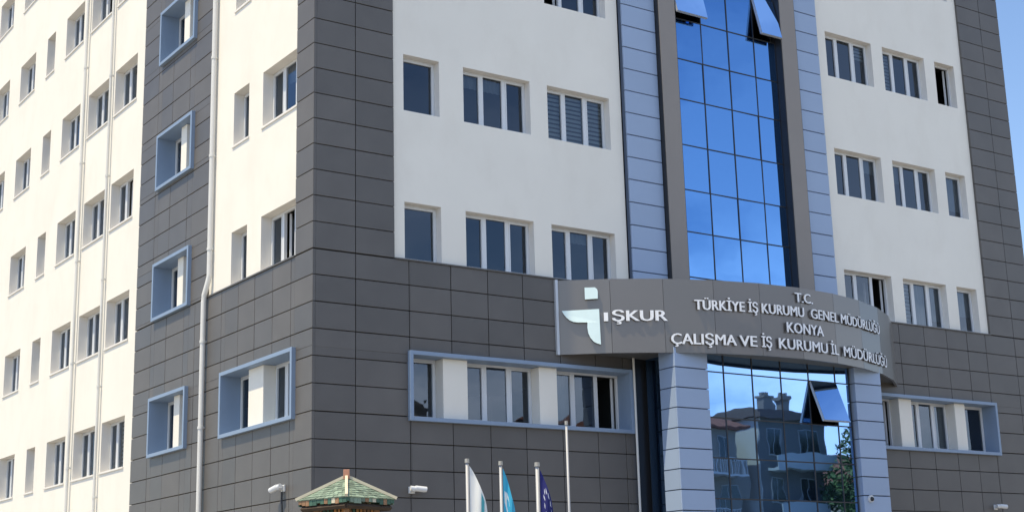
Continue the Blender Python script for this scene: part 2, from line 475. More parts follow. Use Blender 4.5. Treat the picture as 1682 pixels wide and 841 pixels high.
BL = {
    ('R', 2, 3.73): dict(blind=[(0, 'cloth', .25), (1, 'cloth', .25)]),
    ('R', 1, 6.08): dict(blind=[(1, 'cloth', .2)]),
    ('R', 2, 15.70): dict(blind=[(2, 'cloth', .3)]),
    ('R', 3, 15.70): dict(blind=[(2, 'zebra', .4)]),
    ('L', 2, .76): dict(blind=[(1, 'cloth', .3)]),  # (facade, row, a0) -> blinds / opened
    ('R', 2, 6.08): dict(blind=[(0, 'zebra', 1), (1, 'zebra', 1), (2, 'zebra', 1)]),
    ('R', 3, 6.08): dict(opened=(0,)),
    ('R', 3, 18.01): dict(blind=[(0, 'zebra', 1)]),
    ('R', 3, 20.25): dict(opened=(0,)),
    ('R', 1, 15.70): dict(opened=(2,)),
    ('R', 1, 18.01): dict(blind=[(0, 'zebra', 1), (1, 'cloth', 1), (2, 'cloth', .8)]),
    ('R', 1, 20.25): dict(blind=[(0, 'cloth', .6)]),
    ('R', 2, 20.25): dict(blind=[(0, 'cloth', .8)]),
    ('R', 2, 18.01): dict(blind=[(0, 'cloth', .4)]),
    ('L', 1, .76): dict(opened=(1,)),
}
for (a0, a1, z0, z1, n, k) in R_open:
    window(FR, a0, a1, z0, z1, .20, n, jambs=.30, **BL.get(('R', k, a0), {}))
for (a0, a1, z0, z1, n, k) in L_open:
    window(FL, a0, a1, z0, z1, .25, n, jambs=.32, sill=(.03 if k > 1 else 0), **BL.get(('L', k, a0), {}))
rr = random.Random(11)
for (a0, a1, z0, z1, n, k) in W_open:
    kw = {}
    x = rr.random()
    if n == 3 and x < .16: kw['opened'] = (1,)
    elif n == 3 and x < .45: kw['blind'] = [(rr.choice((0, 1)), rr.choice(('zebra', 'cloth')), rr.choice((1, .5, .7)))]
    window(FL, a0, a1, z0, z1, .25, n, jambs=.32, sill=.035, **kw)

# window bands with blue surrounds ---------------------------------------------
def surround(F, h, proud=.165, w=.08, rec=.42):
    a0, a1, z0, z1 = h; mb = MB(F)
    d0 = -rec
    e = .004
    mb.box(a0 - w, a0 + e, d0, proud, z0 - w, z1 + w)
    mb.box(a1 - e, a1 + w, d0, proud, z0 - w, z1 + w)
    mb.box(a0 + e, a1 - e, d0, proud, z0 - w, z0 + e)
    mb.box(a0 + e, a1 - e, d0, proud, z1 - e, z1 + w)
    return mb.build('window_surround', M['bluetrim'], B, bevel=.006)
def pier(F, a0, a1, z0, z1, front, parent):
    mb = MB(F); mb.box(a0, a1, -.42, front, z0 + .006, z1 - .006)
    return mb.build('pier', M['plaster'], parent, bevel=.012)
h = R_hole[0]; s = surround(FR, h)
z0, z1 = h[2], h[3]
for p in ((3.08, 3.70), (5.60, 6.09)): pier(FR, *p, z0, z1, .0, s)
window(FR, 2.26, 3.075, z0, z1, .30, 1); window(FR, 3.705, 5.595, z0, z1, .30, 3, opened=()); window(FR, 6.095, 8.07, z0, z1, .30, 3, opened=(2,), blind=[(0, 'cloth', .95)])
h = R_hole[1]; s = surround(FR, h)
for p in ((17.40, 17.90), (19.66, 20.09)): pier(FR, *p, z0, z1, .0, s)
window(FR, 15.33, 17.395, z0, z1, .30, 3, opened=(2,)); window(FR, 17.905, 19.655, z0, z1, .30, 3, blind=[(2, 'cloth', 1)]); window(FR, 20.095, 21.21, z0, z1, .30, 1)
h = L_hole_low; s = surround(FL, h); z0, z1 = h[2], h[3]
pier(FL, 2.46, 3.22, z0, z1, -.04, s)
window(FL, .76, 2.455, z0, z1, .33, 3); window(FL, 3.225, 4.29, z0, z1, .33, 1)
for h in strip_holes:
    if h[3] > TOP: continue
    s = surround(FL, h); z0, z1 = h[2], h[3]
    pier(FL, 7.20, 7.56, z0, z1, -.04, s)
    window(FL, 6.49, 7.195, z0, z1, .33, 1); window(FL, 7.565, 8.68, z0, z1, .33, 1)

# ------------------------------------------------------------------ entrance tower
zb = [10.06 + .5675 * k for k in range(-4, 30)]
for (p, q, r0_, r1_) in ((8.335, 9.41, 8.35, 9.41), (14.29, 15.262, 14.29, 15.25)):
    mb = MB(FR); panels(mb, r0_, r1_, 7.6, TOP, [], zb, [], .091, .14, gap=.022); c_ = mb.build('tower_cladding', M['blue'], B)
    mb = MB(FR); mb.box(p, q, 0, .09, 7.6, TOP); mb.build('tower_backing', M['joint_blue'], c_)
for (p, q) in ((9.44, 9.98), (13.715, 14.26)):
    mb = MB(FR); mb.box(p, q, -.15, .28, 7.6, TOP)
    pl_ = mb.build('tower_pilaster', M['beige'], B, bevel=.01)
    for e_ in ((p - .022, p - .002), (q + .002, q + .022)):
        mb = MB(FR); mb.box(*e_, -.1, .262, 7.6, TOP - .01); mb.build('dark_side_strip', M['darkmetal'], pl_)  # thin near-black strip over each side of the pilaster

def curtain(name, xs, zs, d, skip=(), tilt=.005, sx=.028, gm='curtain'):
    """curtain wall: thin dark grid with a pane in each cell"""
    mb = MB(FR)
    for x in xs: mb.box(x - sx / 2, x + sx / 2, d - .10, d + .014, zs[0], zs[-1])
    for z in zs:
        for i in range(len(xs) - 1): mb.box(xs[i] + sx / 2 + .001, xs[i + 1] - sx / 2 - .001, d - .10, d + .011, z - sx / 2, z + sx / 2)
    cw = mb.build(name, M['darkmetal'], B)
    gb = MB(FR)
    for i in range(len(xs) - 1):
        for j in range(len(zs) - 1):
            if (i, j) in skip: continue
            e = random.uniform(-tilt, tilt); f_ = random.uniform(-tilt, tilt)
            gb.quad((xs[i], d + e, zs[j]), (xs[i + 1], d - e + f_, zs[j]), (xs[i + 1], d - e, zs[j + 1]), (xs[i], d + e - f_, zs[j + 1]))
    gb.build('glazing', M[gm], cw, recalc=False)
    return cw
def open_sash(x0, x1, zt, H, d, off, parent, gm='curtain'):
    """top-hung sash pushed out at the bottom"""
    L = H; ang = math.asin(off / L)
    def P(x, u, t):   # u down the sash, t thickness outward
        return (x, d + u * math.sin(ang) + t * math.cos(ang), zt - u * math.cos(ang) + t * math.sin(ang))
    def slab(mb, xa, xb, ua, ub, ta, tb):
        pts = [P(x, u, t) for t in (ta, tb) for (x, u) in ((xa, ua), (xb, ua), (xb, ub), (xa, ub))]
        mb.add(pts, [(0, 1, 2, 3), (4, 5, 6, 7), (0, 1, 5, 4), (1, 2, 6, 5), (2, 3, 7, 6), (3, 0, 4, 7)])
    mb = MB(FR); w = .045
    slab(mb, x0, x0 + w, 0, L, -.03, .035); slab(mb, x1 - w, x1, 0, L, -.03, .035)
    slab(mb, x0 + w, x1 - w, 0, w, -.03, .035); slab(mb, x0 + w, x1 - w, L - w, L, -.03, .035)
    sw = mb.build('open_sash', M['trim'], parent)
    gb = MB(FR); gb.quad(P(x0 + .006, .006, .041), P(x1 - .006, .006, .041), P(x1 - .006, L - .006, .041), P(x0 + .006, L - .006, .041))
    gb.build('sash_glass', M[gm], sw, recalc=False)
xs = [9.985, 11.05, 11.98, 12.91, 13.69]
zs = [7.6, 8.4, 9.57, 10.72, 11.80, 12.97, 14.18, 15.26, 16.36, 17.55, 18.7, 19.85, 21.0, 22.2, 23.4, 24.6, 25.6, TOP - .02]
cw = curtain('curtain_wall', xs, zs, .025, skip=((0, 8), (3, 8)), gm='tower_glass')
open_sash(12.93, 13.67, 17.53, 1.16, .045, .27, cw)
open_sash(10.01, 11.03, 17.53, 1.16, .045, .27, cw)
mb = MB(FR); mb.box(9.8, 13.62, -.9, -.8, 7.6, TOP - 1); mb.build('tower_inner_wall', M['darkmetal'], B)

# entrance box below the canopy
xs = [9.30, 9.90, 10.80, 11.73, 12.66, 13.58, 14.06]
zs = [.15, 1.1, 2.2, 3.1, 4.08, 5.0, 5.92, 6.98, 7.44]
cw = curtain('entrance_glazing', xs, zs, 1.35, skip=((4, 6),), tilt=.0010)
open_sash(12.68, 13.56, 6.96, 1.06, 1.365, .37, cw)
for p in (8.62, 14.74):
    mb = MB(FR); mb.box(p, p + .04, .1, .93, .1, 7.44); mb.build('side_glazing', M['curtain'], B)
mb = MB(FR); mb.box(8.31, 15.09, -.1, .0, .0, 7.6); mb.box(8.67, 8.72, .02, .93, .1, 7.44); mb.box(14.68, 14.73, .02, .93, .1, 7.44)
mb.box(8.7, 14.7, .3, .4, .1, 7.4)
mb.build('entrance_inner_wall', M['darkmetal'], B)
zc = [6.99 - .4573 * k for k in range(-1, 16)]
for (p, q) in ((8.30, 9.29), (14.12, 15.06)):
    mb = MB(FR)
    mb.box(p + .03, q - .03, .97, 1.45, 0, 7.44)
    mb.mi = 1
    panels(mb, p, q, 0, 7.44, [], zc, [], 1.451, 1.50, gap=.024)
    # side cheeks
    Z = [0] + sorted(z for z in zc if .05 < z < 7.4) + [7.44]
    for i in range(len(Z) - 1):
        mb.box(p, p + .029, .95, 1.449, Z[i] + .012, Z[i + 1] - .012); mb.box(q - .029, q, .95, 1.449, Z[i] + .012, Z[i + 1] - .012)
    mb.build('entrance_column', [M['joint_blue'], M['blue']], B)

# ------------------------------------------------------------------ curved canopy
CX, CY, RR = 11.7, 6.3, 8.5
def arc(s_, r_=RR):
    a = s_ / RR
    return (CX + r_ * math.sin(a), CY - r_ * math.cos(a))
SM = 6.13
NF = 10
ZB, ZT = 7.31, 9.02
mb = MB()
for i in range(NF):
    s0 = -SM + 2 * SM * i / NF + (.004 if i else 0); s1 = -SM + 2 * SM * (i + 1) / NF - (.004 if i < NF - 1 else 0)
    m_ = 1
    a, b = arc(s0), arc(s1); c, d = arc(s0, RR - .06), arc(s1, RR - .06)
    pts = [(*a, ZB), (*b, ZB), (*b, ZT), (*a, ZT), (*c, ZB), (*d, ZB), (*d, ZT), (*c, ZT)]
    mb.add(pts, [(0, 1, 2, 3), (5, 4, 7, 6), (0, 4, 5, 1), (3, 2, 6, 7), (0, 3, 7, 4), (1, 5, 6, 2)])
can = mb.build('sign_canopy', M['fascia'], B)
mb = MB()
N = 40
top = [arc(-SM + 2 * SM * i / N, RR - .065) for i in range(N + 1)]
for z, e in ((ZB + .12, -1), (ZT - .1, 1)):
    k = [(x, min(y, -.08), z) for (x, y) in top] + [(top[-1][0], -.08, z), (top[0][0], -.08, z)]
    k2 = [(x, y, zz + .05 * e) for (x, y, zz) in k]
    n_ = len(k)
    mb.add(k + k2, [tuple(range(n_)), tuple(range(2 * n_ - 1, n_ - 1, -1))] + [(i, (i + 1) % n_, n_ + (i + 1) % n_, n_ + i) for i in range(n_)])
mb.build('soffit', M['soffit'], can)
mb = MB()
for sgn in (-1,):
    a = arc(sgn * (SM + .03)); mb = MB()
    mb.box(a[0] - .035, a[0] + .035, -.14, -.075, ZB - .01, ZT + .01); mb.build('edge_trim', M['trim'], can)

# lettering --------------------------------------------------------------
def text_mesh(txt, bold=.012, spacing=1.0):
    cu = bpy.data.curves.new('tmp', 'FONT'); cu.body = txt; cu.size = 1.0; cu.extrude = 0; cu.offset = bold
    cu.space_character = spacing; cu.resolution_u = 3
    ob = bpy.data.objects.new('tmp', cu); C.objects.link(ob)
    bpy.context.view_layer.update()
    me = bpy.data.meshes.new_from_object(ob.evaluated_get(bpy.context.evaluated_depsgraph_get()))
    bpy.data.objects.remove(ob); bpy.data.curves.remove(cu)
    vs = [(v.co.x, v.co.y) for v in me.vertices]; fs = [tuple(p.vertices) for p in me.polygons]
    bpy.data.meshes.remove(me)
    return vs, fs
_v, _f = text_mesh('H'); CAP = max(p[1] for p in _v) - min(p[1] for p in _v)
def raised(mb, vs2, fs, r0=RR + .012, th=.045):
    """extrude a flat (s, z) outline from the curved fascia; face material 0, side material 1"""
    from collections import Counter
    k = len(mb.v); n_ = len(vs2)
    for rad in (r0, r0 + th):
        for (s_, z) in vs2: mb.v.append((*arc(s_, rad), z))
    ec = Counter()
    for f in fs:
        for i in range(len(f)): ec[frozenset((f[i], f[(i + 1) % len(f)]))] += 1
        mb.f.append(tuple(k + n_ + i for i in f)); mb.m.append(0)
        mb.f.append(tuple(k + i for i in reversed(f))); mb.m.append(1)
    for e, c in ec.items():
        if c == 1:
            a, b = tuple(e); mb.f.append((k + a, k + b, k + n_ + b, k + n_ + a)); mb.m.append(1)
def line(name, words, z0, cap, bold=.0095, par=None):
    for (txt, s0, s1) in words:
        mb = MB()
        vs, fs = text_mesh(txt, 0.0)
        x0 = min(v[0] for v in vs); x1 = max(v[0] for v in vs); bw = bold
        for n_, dx in enumerate((-1, -.33, .33, 1)):
            q = [(s0 + bw + (x - x0) / (x1 - x0) * (s1 - s0 - 2 * bw) + dx * bw, z0 + y / CAP * cap) for (x, y) in vs]
            raised(mb, q, fs, th=.030 + .0015 * n_)
        mb.build(name, [M['letter'], M['letter_side']], par or can)
line('sign_lettering', [('T.C.', -.20, .40)], 8.655, .23)
line('sign_lettering', [('TÜRKİYE', -2.96, -1.68), ('İŞ', -1.59, -1.32), ('KURUMU', -1.22, .07), ('GENEL', .29, 1.33), ('MÜDÜRLÜĞÜ', 1.43, 3.57)], 8.305, .235)
line('sign_lettering', [('KONYA', -.52, .71)], 7.90, .25)
line('sign_lettering', [('ÇALIŞMA', -3.56, -1.95), ('VE', -1.88, -1.40), ('İŞ', -1.28, -.99), ('KURUMU', -.79, .81), ('İL', .93, 1.24), ('MÜDÜRLÜĞÜ', 1.45, 3.97)], 7.50, .25)
line('sign_lettering', [('ŞKUR', -4.89, -3.61)], 8.03, .25, bold=.014)
def outline(mb, pts):
    n_ = len(pts); raised(mb, pts, [tuple(range(n_))])
mb = MB(); outline(mb, [(-5.07, 8.03), (-4.975, 8.03), (-4.975, 8.23), (-5.07, 8.23)])
mb.build('sign_lettering', [M['letter'], M['letter_side']], can)
mb = MB()
outline(mb, [(-5.48, 8.545), (-5.19, 8.555), (-5.185, 8.72), (-5.20, 8.78), (-5.25, 8.82), (-5.48, 8.82)])
w1 = [(-6.01, 8.30), (-5.97, 8.22), (-5.91, 8.14), (-5.84, 8.075), (-5.75, 8.035), (-5.66, 8.02), (-5.44, 8.015)]
w2 = [(-5.45, 7.90), (-5.435, 7.77), (-5.39, 7.66), (-5.32, 7.57), (-5.24, 7.525), (-5.16, 7.50), (-5.17, 8.315)]
outline(mb, w1[:7] + [(-5.168, 8.015), (-5.17, 8.315)])
outline(mb, [(-5.442, 8.0148)] + w2[:6] + [(-5.168, 8.0148)])
mb.build('sign_emblem', [M['emblem'], M['letter_side']], can)

# ------------------------------------------------------------------ drainpipes
def pipe(mat_, pts, r, brackets):
    mb = MB(); mb.tube(pts, r, 14)
    for (x, y, z) in brackets: mb.tube([(x, y, z - .03), (x, y, z + .03)], r + .012, 14); 
    for (x, y, z) in brackets: mb.box(x, .0, y - .02, y + .02, z - .02, z + .02)
    return mb.build('drainpipe', mat_, B, smooth=False)
yp = 5.24
pipe(M['pipe'], [(-.09, yp, TOP - .2), (-.09, yp, 9.55), (-.11, yp + .03, 9.40), (-.155, yp + .12, 9.10), (-.16, yp + .13, 8.95), (-.16, yp + .13, .1)], .062,
     [(-.09, yp, z) for z in (25, 22.5, 20, 17.5, 15, 12.5, 10.2)] + [(-.16, yp + .13, z) for z in (8, 6, 4, 2)])
pipe(M['pipecream'], [(-.09, 12.75, TOP - .2), (-.09, 12.75, .1)], .042, [(-.09, 12.75, z) for z in range(2, 26, 3)])
pipe(M['pipecream'], [(-.10, 15.05, TOP - .2), (-.10, 15.05, .1)], .045, [(-.10, 15.05, z) for z in range(3, 26, 3)])
pipe(M['pipecream'], [(-.05, 15.30, TOP - .2), (-.05, 15.30, .1)], .018, [(-.05, 15.30, z) for z in range(3, 26, 3)])
mb = MB(); mb.tube([(8.20, -.16, 7.40), (8.20, -.16, .1)], .028, 10)
mb.build('drainpipe', M['pipe'], B)

# ================================================================== SMALL THINGS
def security_camera(loc, rz, tilt, label, cable=False, pre='security_camera'):
    t = empty(pre, loc, rz); tag(t, label, 'camera', 'security cameras on the walls')
    white = M['upvc']
    b = MB(); b.box(-.07, .07, .0, .035, -.07, .07); b.box(-.05, .05, .035, .16, -.035, .05)
    o = b.build('bracket', white, t, bevel=.008)
    a = Vector((0, .14, .02)); dr = Vector((math.cos(tilt), 0.18, math.sin(tilt))).normalized()
    b = MB(); b.tube([a - dr * .09, a - dr * .08, a + dr * .21, a + dr * .22], .052, 16)
    b.tube([a + dr * .02 + Vector((0, 0, .01)), a + dr * .26 + Vector((0, 0, .012))], .058, 16)
    b.build('housing', white, t, smooth=False)
    b = MB(); b.tube([a + dr * .262, a + dr * .27], .042, 16); b.build('lens', M['darkmetal'], t)
    if cable:
        b = MB(); b.tube([(.0, .05, -.07), (.01, .05, -.25), (-.02, .05, -.5), (.02, .05, -.8), (-.02, .04, -1.3), (0, .04, -4.1)], .022, 8)
        b.build('cable', M['darkmetal'], t)
    return t
# local +Y is outward from the wall, +X along the wall
def place(o, origin, along, outward):
    m = Matrix.Identity(4)
    A, O_ = Vector(along), Vector(outward)
    for i in range(3): m[i][0] = A[i]; m[i][1] = O_[i]; m[i][2] = (0, 0, 1)[i]; m[i][3] = origin[i]
    o.matrix_world = m
c = security_camera((0, 0, 0), 0, math.radians(-14), 'white bullet camera with a black cable on the sunlit side wall', True)
place(c, (-CL, 1.15, 4.27), (0, 1, 0), (-1, 0, 0))
c = security_camera((0, 0, 0), 0, math.radians(-6), 'white bullet camera on the grey wall just right of the wooden shelter')
place(c, (2.22, -CL, 4.19), (1, 0, 0), (0, -1, 0))
c = security_camera((0, 0, 0), 0, math.radians(-5), 'white bullet camera low on the grey wall at the far right')
place(c, (20.88, -CL, 4.19), (1, 0, 0), (0, -1, 0))
t = empty('dome_camera', (14.33, -1.505, 4.17)); tag(t, 'small white dome camera on the right blue entrance column', 'camera')
b = MB(); b.tube([(0, 0, 0), (0, -.04, 0), (0, -.05, 0)], .085, 20); b.build('base', M['upvc'], t)
def sphere_mb(r, c, n=16, m_=10, zs_=1.0):
    b = MB()
    vs = []; fs = []
    for i in range(m_ + 1):
        for j in range(n):
            th = math.pi * i / m_; ph = 2 * math.pi * j / n
            vs.append((c[0] + r * math.sin(th) * math.cos(ph), c[1] + r * math.sin(th) * math.sin(ph), c[2] + r * zs_ * math.cos(th)))
    for i in range(m_):
        for j in range(n): fs.append((i * n + j, i * n + (j + 1) % n, (i + 1) * n + (j + 1) % n, (i + 1) * n + j))
    b.add(vs, fs, raw=True); return b
sphere_mb(.055, (0, -.055, -.01)).build('dome', M['darkmetal'], t, smooth=True)

# flagpoles and flags ------------------------------------------------------
def flagpole(top, r, label, ball=True):
    x, y, z = top
    t = empty('flagpole', (x, y, 0)); tag(t, label, 'flagpole', 'flagpoles in front of the building')
    b = MB(); b.tube([(0, 0, .02), (0, 0, z - .05)], r * 1.25, 16, r2=r); b.build('pole', M['pole'], t, smooth=True)
    b = MB(); b.tube([(0, 0, 0), (0, 0, .03)], .14, 16); b.build('base_plate', M['pole'], t)
    b = MB(); b.tube([(0, 0, z - .055), (0, 0, z - .04), (0, 0, z + .01)], r * 1.5, 14, r2=r * 1.35)
    b.build('cap', M['brass'], t)
    return t
def flag_mat(name, base, marks, scale=(6, 6, 3), thr=.62, seed=0.):
    m = bpy.data.materials.new(name); m.use_nodes = True
    n = m.node_tree.nodes; l = m.node_tree.links; b = n['Principled BSDF']; b.inputs['Roughness'].default_value = .75
    tcn = n.new('ShaderNodeUVMap'); mp_ = n.new('ShaderNodeMapping'); mp_.inputs['Location'].default_value = (seed, seed, 0)
    at_ = n.new('ShaderNodeAttribute'); at_.attribute_name = 'mark'
    mx = n.new('ShaderNodeMix'); mx.data_type = 'RGBA'; mx.inputs[6].default_value = (*base, 1); mx.inputs[7].default_value = (*marks, 1)
    rr_ = n.new('ShaderNodeMapRange'); rr_.inputs['From Min'].default_value = .4; rr_.inputs['From Max'].default_value = .6
    l.new(at_.outputs['Fac'], rr_.inputs['Value']); l.new(rr_.outputs[0], mx.inputs[0]); l.new(mx.outputs[2], b.inputs['Base Color'])
    tr = n.new('ShaderNodeBsdfTranslucent'); l.new(mx.outputs[2], tr.inputs['Color'])
    ms = n.new('ShaderNodeMixShader'); ms.inputs[0].default_value = .35
    o = n['Material Output']; l.new(b.outputs[0], ms.inputs[1]); l.new(tr.outputs[0], ms.inputs[2]); l.new(ms.outputs[0], o.inputs[0])
    return m
def flag(top, r, material, label, markfn, H=1.25, W=1.7, spread=.40, seed=0):
    """cloth hoisted on the pole, its fly hanging down in folds"""
    x, y, z = top; nu, nv = 46, 50
    dirx = Vector((.80, -.54, 0)).normalized()      # hangs towards the right of the pole
    out_ = Vector((.54, .80, 0)).normalized()
    vs, mk = [], []
    rg = random.Random(seed); ph = rg.uniform(0, 6)
    for i in range(nu + 1):
        u = i / nu
        for j in range(nv + 1):
            v = j / nv
            L = u * W
            sag = (1 - math.exp(-L * 1.9)) * .0 + L * .90
            lat = spread * (1 - math.exp(-L * 1.5)) * (1.0 - .15 * v)
            fold = (.030 + .045 * u) * math.sin(u * 17 + ph + v * 1.4) * min(1, u * 6)
            fold2 = .02 * math.sin(v * 9 + u * 6 + ph) * u
            p = Vector((x, y, z - .10)) + dirx * (r + .01 + lat + .02 * math.sin(u * 17 + ph + 1.2) * u) + out_ * (fold + fold2)
            p.z -= sag + v * H * (1 - .10 * u)
            vs.append(tuple(p)); mk.append(markfn(u, v))
    fs = [(i * (nv + 1) + j, (i + 1) * (nv + 1) + j, (i + 1) * (nv + 1) + j + 1, i * (nv + 1) + j + 1) for i in range(nu) for j in range(nv)]
    me = bpy.data.meshes.new('flag'); me.from_pydata(vs, [], fs); me.materials.append(material)
    a = me.attributes.new('mark', 'FLOAT', 'POINT'); a.data.foreach_set('value', mk)
    for p in me.polygons: p.use_smooth = True
    o = bpy.data.objects.new('flag', me); C.objects.link(o)
    tag(o, label, 'flag', 'flags hanging from the flagpoles')
    return o
P1, P2, P3, P4 = (-.462, -6.404, 4.092), (-.01, -6.701, 4.04), (.476, -7.036, 4.005), (.877, -7.327, 4.661)
flagpole(P1, .026, 'leftmost grey flagpole, carrying the white flag'); flagpole(P2, .024, 'grey flagpole carrying the cyan flag')
flagpole(P3, .030, 'grey flagpole carrying the navy flag'); flagpole(P4, .019, 'tallest thin grey flagpole with no flag, right of the navy flag')
def mk_white(u, v):
    return 1.0 if (abs(u - .30) < .045 and .05 < v < .42) or (abs(u - .42) < .05 and .20 < v < .45 and abs(v - .32) > .03) else 0.0
def mk_cyan(u, v):
    d1 = math.hypot((u - .13) * 1.7, (v - .33) * 1.2); d2 = math.hypot((u - .16) * 1.7, (v - .33) * 1.2)
    return 1.0 if d1 < .17 and d2 > .12 else 0.0
def mk_navy(u, v):
    for k in range(12):
        a = k * math.pi / 6
        if math.hypot((u - .22 - .13 * math.cos(a)) * 1.7, (v - .25 - .17 * math.sin(a)) * 1.2) < .035: return 1.0
    return 0.0
flag(P1, .026, flag_mat('flag_white', (.82, .84, .84), (.10, .42, .48)), 'white flag with a teal emblem drooping from its pole', mk_white, seed=1)
flag(P2, .024, flag_mat('flag_cyan', (.05, .42, .66), (.8, .85, .87)), 'bright cyan flag with a white mark drooping from its pole', mk_cyan, spread=.26, seed=2)
flag(P3, .030, flag_mat('flag_navy', (.018, .022, .16), (.65, .68, .8)), 'navy blue flag with small pale marks drooping from its pole', mk_navy, spread=.30, seed=3)

# wooden shelter ------------------------------------------------------------
az = math.atan2(-2.135 + 13.417, -5.423 + 26.606)
G = empty('garden_shelter', (-2.135, -5.423, 0), -az)
tag(G, 'small wooden shelter with green shingled pyramid roof and cream hip boards', 'shelter')
wood = mat('warm_wood', (.30, .17, .09), .7, var=.2, vscale=6)
cream = mat('cream_board', (.60, .54, .40), .6, var=.06, vscale=5)
shingle = mat('green_shingle', (.185, .245, .185), .85, island=.32, var=.15, vscale=9)
dgreen = mat('dark_green_board', (.05, .12, .085), .7, island=.2)
red = mat('terracotta_cap', (.42, .20, .13), .7, var=.15, vscale=10)
hd = .775; AP, EV = 3.83, 3.475
cor = [Vector((0, -hd, EV)), Vector((hd, 0, EV)), Vector((0, hd, EV)), Vector((-hd, 0, EV))]
apx = Vector((0, 0, AP))
mb = MB()
for k in range(4):
    A, Bc = cor[k], cor[(k + 1) % 4]
    nrm = (Bc - A).cross(apx - A).normalized()
    if nrm.z < 0: nrm = -nrm
    NR = 9
    for r_ in range(NR):
        t0, t1 = r_ / NR, (r_ + 1.12) / NR
        t1 = min(t1, .985)
        l0, r0_ = A.lerp(apx, t0), Bc.lerp(apx, t0); l1, r1 = A.lerp(apx, t1), Bc.lerp(apx, t1)
        cnt = max(1, int(round((r0_ - l0).length / .10)))
        for c_ in range(cnt):
            e0, e1 = c_ / cnt, (c_ + 1) / cnt
            if e0 > 0 : e0 += .01
            w0 = random.uniform(-.12, .12) * (1 / NR)
            p0, p1 = l0.lerp(r0_, e0), l0.lerp(r0_, e1); p2, p3 = l1.lerp(r1, e1), l1.lerp(r1, e0)
            th = random.uniform(.010, .020)
            dn = (l0 - l1).normalized() * abs(w0) * .25
            q = [p0 + nrm * th + dn, p1 + nrm * th + dn, p2 + nrm * .006, p3 + nrm * .006]
            q2 = [p0 - nrm * .004 + dn, p1 - nrm * .004 + dn, p2 - nrm * .01, p3 - nrm * .01]
            mb.add([tuple(x) for x in q + q2], [(0, 1, 2, 3), (7, 6, 5, 4), (0, 4, 5, 1), (1, 5, 6, 2), (2, 6, 7, 3), (3, 7, 4, 0)], raw=True)
rf = mb.build('roof', shingle, G)
for k in range(4):
    mb = MB()
    d_ = (apx - cor[k]).normalized(); side = d_.cross(Vector((0, 0, 1))).normalized(); up_ = side.cross(d_).normalized()
    if up_.z < 0: up_ = -up_
    a, b_ = cor[k] - d_ * .02 + up_ * .01, apx + up_ * .01
    pts = [tuple(p + side * s1 * .022 + up_ * s2) for p in (a, b_) for (s1, s2) in ((-1, 0), (1, 0), (1, .045), (-1, .045))]
    mb.add(pts, [(0, 1, 2, 3), (4, 5, 6, 7), (0, 1, 5, 4), (1, 2, 6, 5), (2, 3, 7, 6), (3, 0, 4, 7)], raw=True)
    mb.build('hip_board', cream, rf)
mb = MB(); mb.box(-.05, .05, -.05, .05, AP - .03, AP + .135); mb.build('roof_cap', red, G, bevel=.006)
# valance boards of alternating lengths and colours under the eaves
mb = MB()
for k in range(4):
    A, Bc = cor[k], cor[(k + 1) % 4]
    A2, B2 = A * .985, Bc * .985
    e = (B2 - A2); e.z = 0; L = e.length; e.normalize(); o_ = Vector((e.y, -e.x, 0))
    nb = 13
    for i in range(nb):
        p = A2 + e * (L * (i + .04) / nb); q = A2 + e * (L * (i + .96) / nb)
        hgt = random.choice((.055, .085, .075)); mb.mi = random.choice((0, 0, 1, 2, 3))
        zt = EV - .004; zz = zt - hgt
        pts = [(p.x, p.y, zz), (q.x, q.y, zz), (q.x, q.y, zt), (p.x, p.y, zt)]
        pts += [(a_ - o_.x * .02, b2 - o_.y * .02, c_) for (a_, b2, c_) in pts]
        mb.add(pts, [(0, 1, 2, 3), (7, 6, 5, 4), (0, 1, 5, 4), (1, 2, 6, 5), (2, 3, 7, 6), (3, 0, 4, 7)], raw=True)
mb.build('valance', [dgreen, wood, cream, shingle], G)
mb = MB()
for k in range(4):
    A, Bc = cor[k] * .90, cor[(k + 1) % 4] * .90
    A.z = Bc.z = EV - .13
    mb.tube([A, Bc], .045, 4)
mb.build('ring_beam', mat('dark_wood', (.05, .032, .02), .8, var=.2, vscale=5), G)
for k in range(4):
    p = cor[k] * .62; mb = MB(); mb.box(p.x - .045, p.x + .045, p.y - .045, p.y + .045, 0, EV - .10)
    mb.build('post', wood, G, bevel=.006)
mb = MB()
for k in range(4):
    A, Bc = cor[k] * .60, cor[(k + 1) % 4] * .60
    for i in range(1, 8):
        p = A.lerp(Bc, i / 8); mb.mi = random.choice((0, 0, 1, 2))
        mb.box(p.x - .018, p.x + .018, p.y - .018, p.y + .018, 2.2, EV - .10)
mb.build('slat_screen', [wood, mat('orange_wood', (.45, .22, .07), .7), dgreen], G)
mb = MB(); mb.box(-.42, .42, -.42, .42, 0.9, .96); mb.build('bench_shelf', wood, G, bevel=.006)

